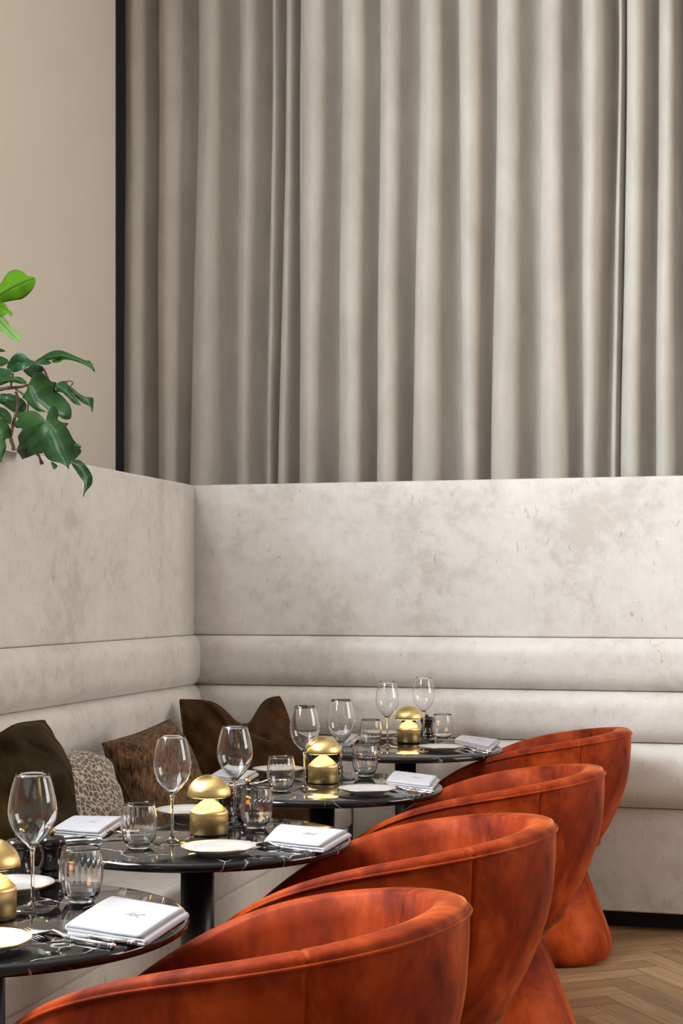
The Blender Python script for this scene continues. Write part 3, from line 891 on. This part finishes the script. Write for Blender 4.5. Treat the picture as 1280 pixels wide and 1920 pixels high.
# ------------------------------------------------------------------ plant
plant = empty('potted_philodendron', (0, 0, 0), 0, 'leafy green philodendron spilling over the top of the left banquette', 'plant')
def leaf(outline, rib, m, Z0, Z1, fold=.25, curl=.6, ribc=True):
    """outline and midrib in frame pixels; Z0..Z1 depth along the midrib; edges fall away from the rib"""
    rb = [Vector(p) for p in rib]
    seg = [0]
    for a, c in zip(rb, rb[1:]): seg.append(seg[-1] + (c - a).length)
    tot = seg[-1]
    def foot(p):
        best = None
        for i in range(len(rb) - 1):
            d = rb[i+1] - rb[i]; t = max(0, min(1, (p - rb[i]).dot(d) / d.length_squared)); q = rb[i] + d * t
            dd = (p - q).length
            if best is None or dd < best[0]: best = (dd, q, (seg[i] + d.length * t) / tot)
        return best
    # refine the outline with a closed Catmull-Rom, keeping sharp tips sharp enough
    O = [Vector(p) for p in outline]; n = len(O); pts = []
    for i in range(n):
        p0, p1, p2, p3 = O[i-1], O[i], O[(i+1) % n], O[(i+2) % n]
        for k in range(4):
            t = k / 4
            pts.append(.5 * ((2*p1) + (p2 - p0) * t + (2*p0 - 5*p1 + 4*p2 - p3) * t*t + (3*p1 - p0 - 3*p2 + p3) * t**3))
    rings = [0, .3, .6, .85, 1.0]; v = []; f = []; N_ = len(pts)
    for p in pts:
        dd, q, s = foot(p)
        for r_ in rings:
            x = q + (p - q) * r_; dist = dd * r_
            Z = Z0 + (Z1 - Z0) * s + (fold * dist + curl * dist * dist / 60) * .0018 * (1 if True else 0)
            Z += .004 * sin(s * 18) * r_
            v.append(at_depth(x.x, x.y, Z))
    K = len(rings)
    for i in range(N_):
        j = (i + 1) % N_
        for r_ in range(K - 1): f.append((i*K+r_, i*K+r_+1, j*K+r_+1, j*K+r_))
    me = bpy.data.meshes.new('leaf'); me.from_pydata([tuple(p) for p in v], [], f); me.update()
    for p in me.polygons: p.use_smooth = True
    me.materials.append(m)
    o = bpy.data.objects.new('leaf', me); COL.objects.link(o); o.parent = plant
    so = o.modifiers.new('thickness', 'SOLIDIFY'); so.thickness = .0012; so.offset = 0
    if ribc:
        b = MB(); b.tube([at_depth(p.x, p.y, Z0 + (Z1 - Z0) * seg[i] / tot - .0015) for i, p in enumerate(rb)], [.0016] + [.0011] * (len(rb) - 2) + [.0005], 5)
        b.build('midrib', M['rib'], o)
    return o
B_ = 4.95
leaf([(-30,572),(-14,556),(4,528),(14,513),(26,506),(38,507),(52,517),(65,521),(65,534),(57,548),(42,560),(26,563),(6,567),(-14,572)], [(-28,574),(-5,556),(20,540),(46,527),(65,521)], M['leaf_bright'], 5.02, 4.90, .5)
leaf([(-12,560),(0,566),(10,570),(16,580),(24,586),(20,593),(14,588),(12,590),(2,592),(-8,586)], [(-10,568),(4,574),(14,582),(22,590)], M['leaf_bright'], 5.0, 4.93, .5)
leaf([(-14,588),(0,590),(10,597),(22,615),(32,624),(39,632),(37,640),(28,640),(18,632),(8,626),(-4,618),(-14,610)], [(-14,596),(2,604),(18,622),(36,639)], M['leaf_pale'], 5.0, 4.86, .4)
leaf([(-12,652),(0,653),(10,658),(4,660),(-12,660)], [(-12,655),(10,658)], M['leaf'], 5.0, 4.95, .3, ribc=False)
# behind, small fillers
leaf([(-10,742),(8,738),(24,742),(36,752),(44,770),(34,776),(18,768),(4,758),(-8,752)], [(-8,746),(14,752),(42,773)], M['leaf'], 5.10, 5.05)
leaf([(14,738),(30,742),(44,750),(50,762),(44,772),(30,764),(18,752)], [(14,740),(32,752),(48,768)], M['leaf_blue'], 5.08, 5.02)
leaf([(-12,764),(4,764),(16,772),(22,784),(18,796),(6,786),(-8,776)], [(-12,768),(6,776),(20,794)], M['leaf'], 5.06, 5.0)
leaf([(44,694),(52,690),(62,694),(66,702),(60,708),(50,702)], [(44,696),(56,700),(64,706)], M['leaf'], 5.06, 5.0, ribc=False)
leaf([(52,690),(64,684),(78,686),(82,694),(72,702),(62,708),(56,700)], [(54,692),(68,694),(80,690)], M['leaf_blue'], 5.05, 5.0)
leaf([(46,842),(58,836),(70,840),(80,846),(78,850),(64,850),(52,848)], [(46,844),(64,844),(80,848)], M['leaf'], 5.02, 5.0, ribc=False)
# upper leaves
leaf([(-14,668),(2,668),(16,676),(10,684),(-4,688),(-16,684)], [(-14,676),(0,678),(14,679)], M['leaf'], 5.0, 4.95)
leaf([(14,684),(22,670),(32,662),(44,664),(56,674),(68,678),(84,674),(96,680),(88,684),(66,684),(50,688),(40,694),(26,698),(14,692)], [(16,690),(34,680),(56,680),(94,680)], M['leaf_blue'], 4.96, 4.88, -.4)
leaf([(66,678),(80,668),(96,659),(112,657),(126,661),(146,670),(160,676),(170,678),(178,697),(166,688),(150,680),(130,675),(112,674),(96,675),(80,678)], [(68,678),(92,670),(118,666),(146,674),(176,690)], M['leaf'], 4.98, 4.80, .7)
leaf([(98,676),(110,674),(118,675),(110,680),(100,680)], [(98,678),(117,676)], M['leaf_bright'], 4.97, 4.92, ribc=False)
leaf([(-14,690),(4,690),(16,694),(22,700),(16,706),(0,706),(-14,704)], [(-14,696),(4,697),(20,701)], M['leaf_blue'], 4.97, 4.92)
leaf([(-14,712),(4,706),(24,706),(40,708),(50,718),(40,720),(20,716),(4,722),(-14,726)], [(-14,718),(10,714),(30,711),(49,718)], M['leaf'], 4.93, 4.86, .5)
leaf([(-16,738),(2,740),(16,744),(28,750),(14,752),(0,754),(-16,752)], [(-16,745),(4,747),(26,750)], M['leaf_blue'], 4.9, 4.86)
# big middle leaf
leaf([(52,722),(58,712),(62,702),(72,697),(80,699),(90,710),(98,716),(106,718),(104,732),(116,742),(128,756),(133,766),(134,778),(131,786),(120,786),(108,780),(98,774),(90,772),(74,772),(60,764),(48,750),(42,744),(50,732)], [(54,722),(64,740),(74,764),(90,774),(120,782)], M['leaf'], 4.86, 4.80, .5)
# right twin lobes
leaf([(106,722),(112,716),(124,715),(128,724),(138,740),(151,758),(146,760),(138,756),(126,744),(116,736),(106,734)], [(108,724),(122,732),(149,758)], M['leaf'], 4.90, 4.84, .5)
leaf([(126,722),(138,729),(148,738),(160,744),(174,746),(175,758),(173,773),(168,762),(156,756),(146,748),(136,736)], [(127,724),(146,740),(166,752),(173,770)], M['leaf'], 4.90, 4.82, .6)
# big front lobed leaf, three parts sharing the petiole
leaf([(85,790),(74,776),(60,770),(44,772),(33,776),(34,786),(27,794),(30,802),(42,804),(34,818),(36,832),(31,844),(38,854),(43,861),(50,848),(60,836),(70,826),(80,816),(84,812),(78,826),(80,842),(86,856),(96,864),(112,868),(124,874),(129,880),(130,872),(140,862),(152,848),(148,838),(142,830),(136,822),(128,806),(124,800),(128,794),(116,792),(108,786),(110,776),(104,764),(96,764),(90,774),(88,784)], [(86,790),(98,804),(106,818),(114,838),(128,876)], M['leaf'], 4.74, 4.70, .45)
# hanging leaf over the panel, split by a slit
leaf([(134,868),(144,862),(154,866),(166,880),(173,894),(172,908),(164,918),(158,926),(156,932),(157,920),(158,906),(150,894),(142,882)], [(136,868),(152,876),(164,896),(162,914),(157,930)], M['leaf'], 4.70, 4.66, .5)
leaf([(138,834),(146,832),(152,838),(146,840)], [(138,835),(152,838)], M['leaf'], 4.74, 4.72, ribc=False)
leaf([(-14,788),(0,784),(12,792),(20,806),(20,820),(10,824),(12,838),(6,854),(1,868),(-4,850),(-12,830)], [(-12,790),(2,812),(6,836),(1,866)], M['leaf'], 4.80, 4.70, .5)
leaf([(96,866),(104,870),(108,874),(102,880),(98,876)], [(98,866),(102,878)], M['leaf'], 4.76, 4.74, ribc=False)
def stem(pts, r0, r1, m=None):
    P = [at_depth(x, y, Z) for x, y, Z in pts]
    # resample smooth
    out = []
    for i in range(len(P) - 1):
        p0 = P[max(i-1, 0)]; p1 = P[i]; p2 = P[i+1]; p3 = P[min(i+2, len(P)-1)]
        for k in range(5):
            t = k / 5; out.append(.5 * ((2*p1) + (p2-p0)*t + (2*p0-5*p1+4*p2-p3)*t*t + (3*p1-p0-3*p2+p3)*t**3))
    out.append(P[-1]); n = len(out)
    b = MB(); b.tube(out, [r0 + (r1 - r0) * i / (n-1) + .0009 * sin(i * 2.3) for i in range(n)], 7); return b.build('stem', m or M['stem'], plant)
stem([(-20,735,5.0),(10,728,5.0),(34,726,4.98),(52,722,4.88)], .007, .004)
stem([(-10,905,5.1),(24,850,5.08),(20,820,5.06),(26,790,5.04),(34,760,5.02),(30,735,5.0)], .007, .005)
stem([(80,870,5.06),(68,845,5.04),(60,820,5.0),(50,790,4.98),(52,750,4.95),(30,730,4.98)], .005, .003)
stem([(30,780,5.0),(50,785,4.9),(70,786,4.78),(86,791,4.74)], .003, .0025, M['rib'])
stem([(60,728,4.96),(90,722,4.95),(110,724,4.92),(128,722,4.9)], .003, .002)
stem([(120,718,4.92),(130,714,4.92),(137,718,4.92),(132,724,4.92)], .0025, .002)
stem([(24,700,5.0),(22,712,4.99),(20,730,4.99)], .004, .004)
stem([(82,692,5.0),(88,705,5.0),(93,716,4.99)], .004, .003)
stem([(-20,640,5.05),(-24,600,5.03),(-28,574,5.02)], .003, .002, M['rib'])
stem([(-20,640,5.05),(-16,690,5.05),(-10,735,5.05),(-14,800,5.08),(-18,905,5.12)], .006, .007)
stem([(100,850,4.9),(116,858,4.8),(136,866,4.70)], .003, .002, M['rib'])
# the same plant carries on along the trough, left of the frame
for k, dy in enumerate((-.80, -1.25)):
    for ch in [c for c in plant.children if c.location.length == 0]:
        c = copy_tree(ch, plant); c.location = (0, dy, .02 * k)
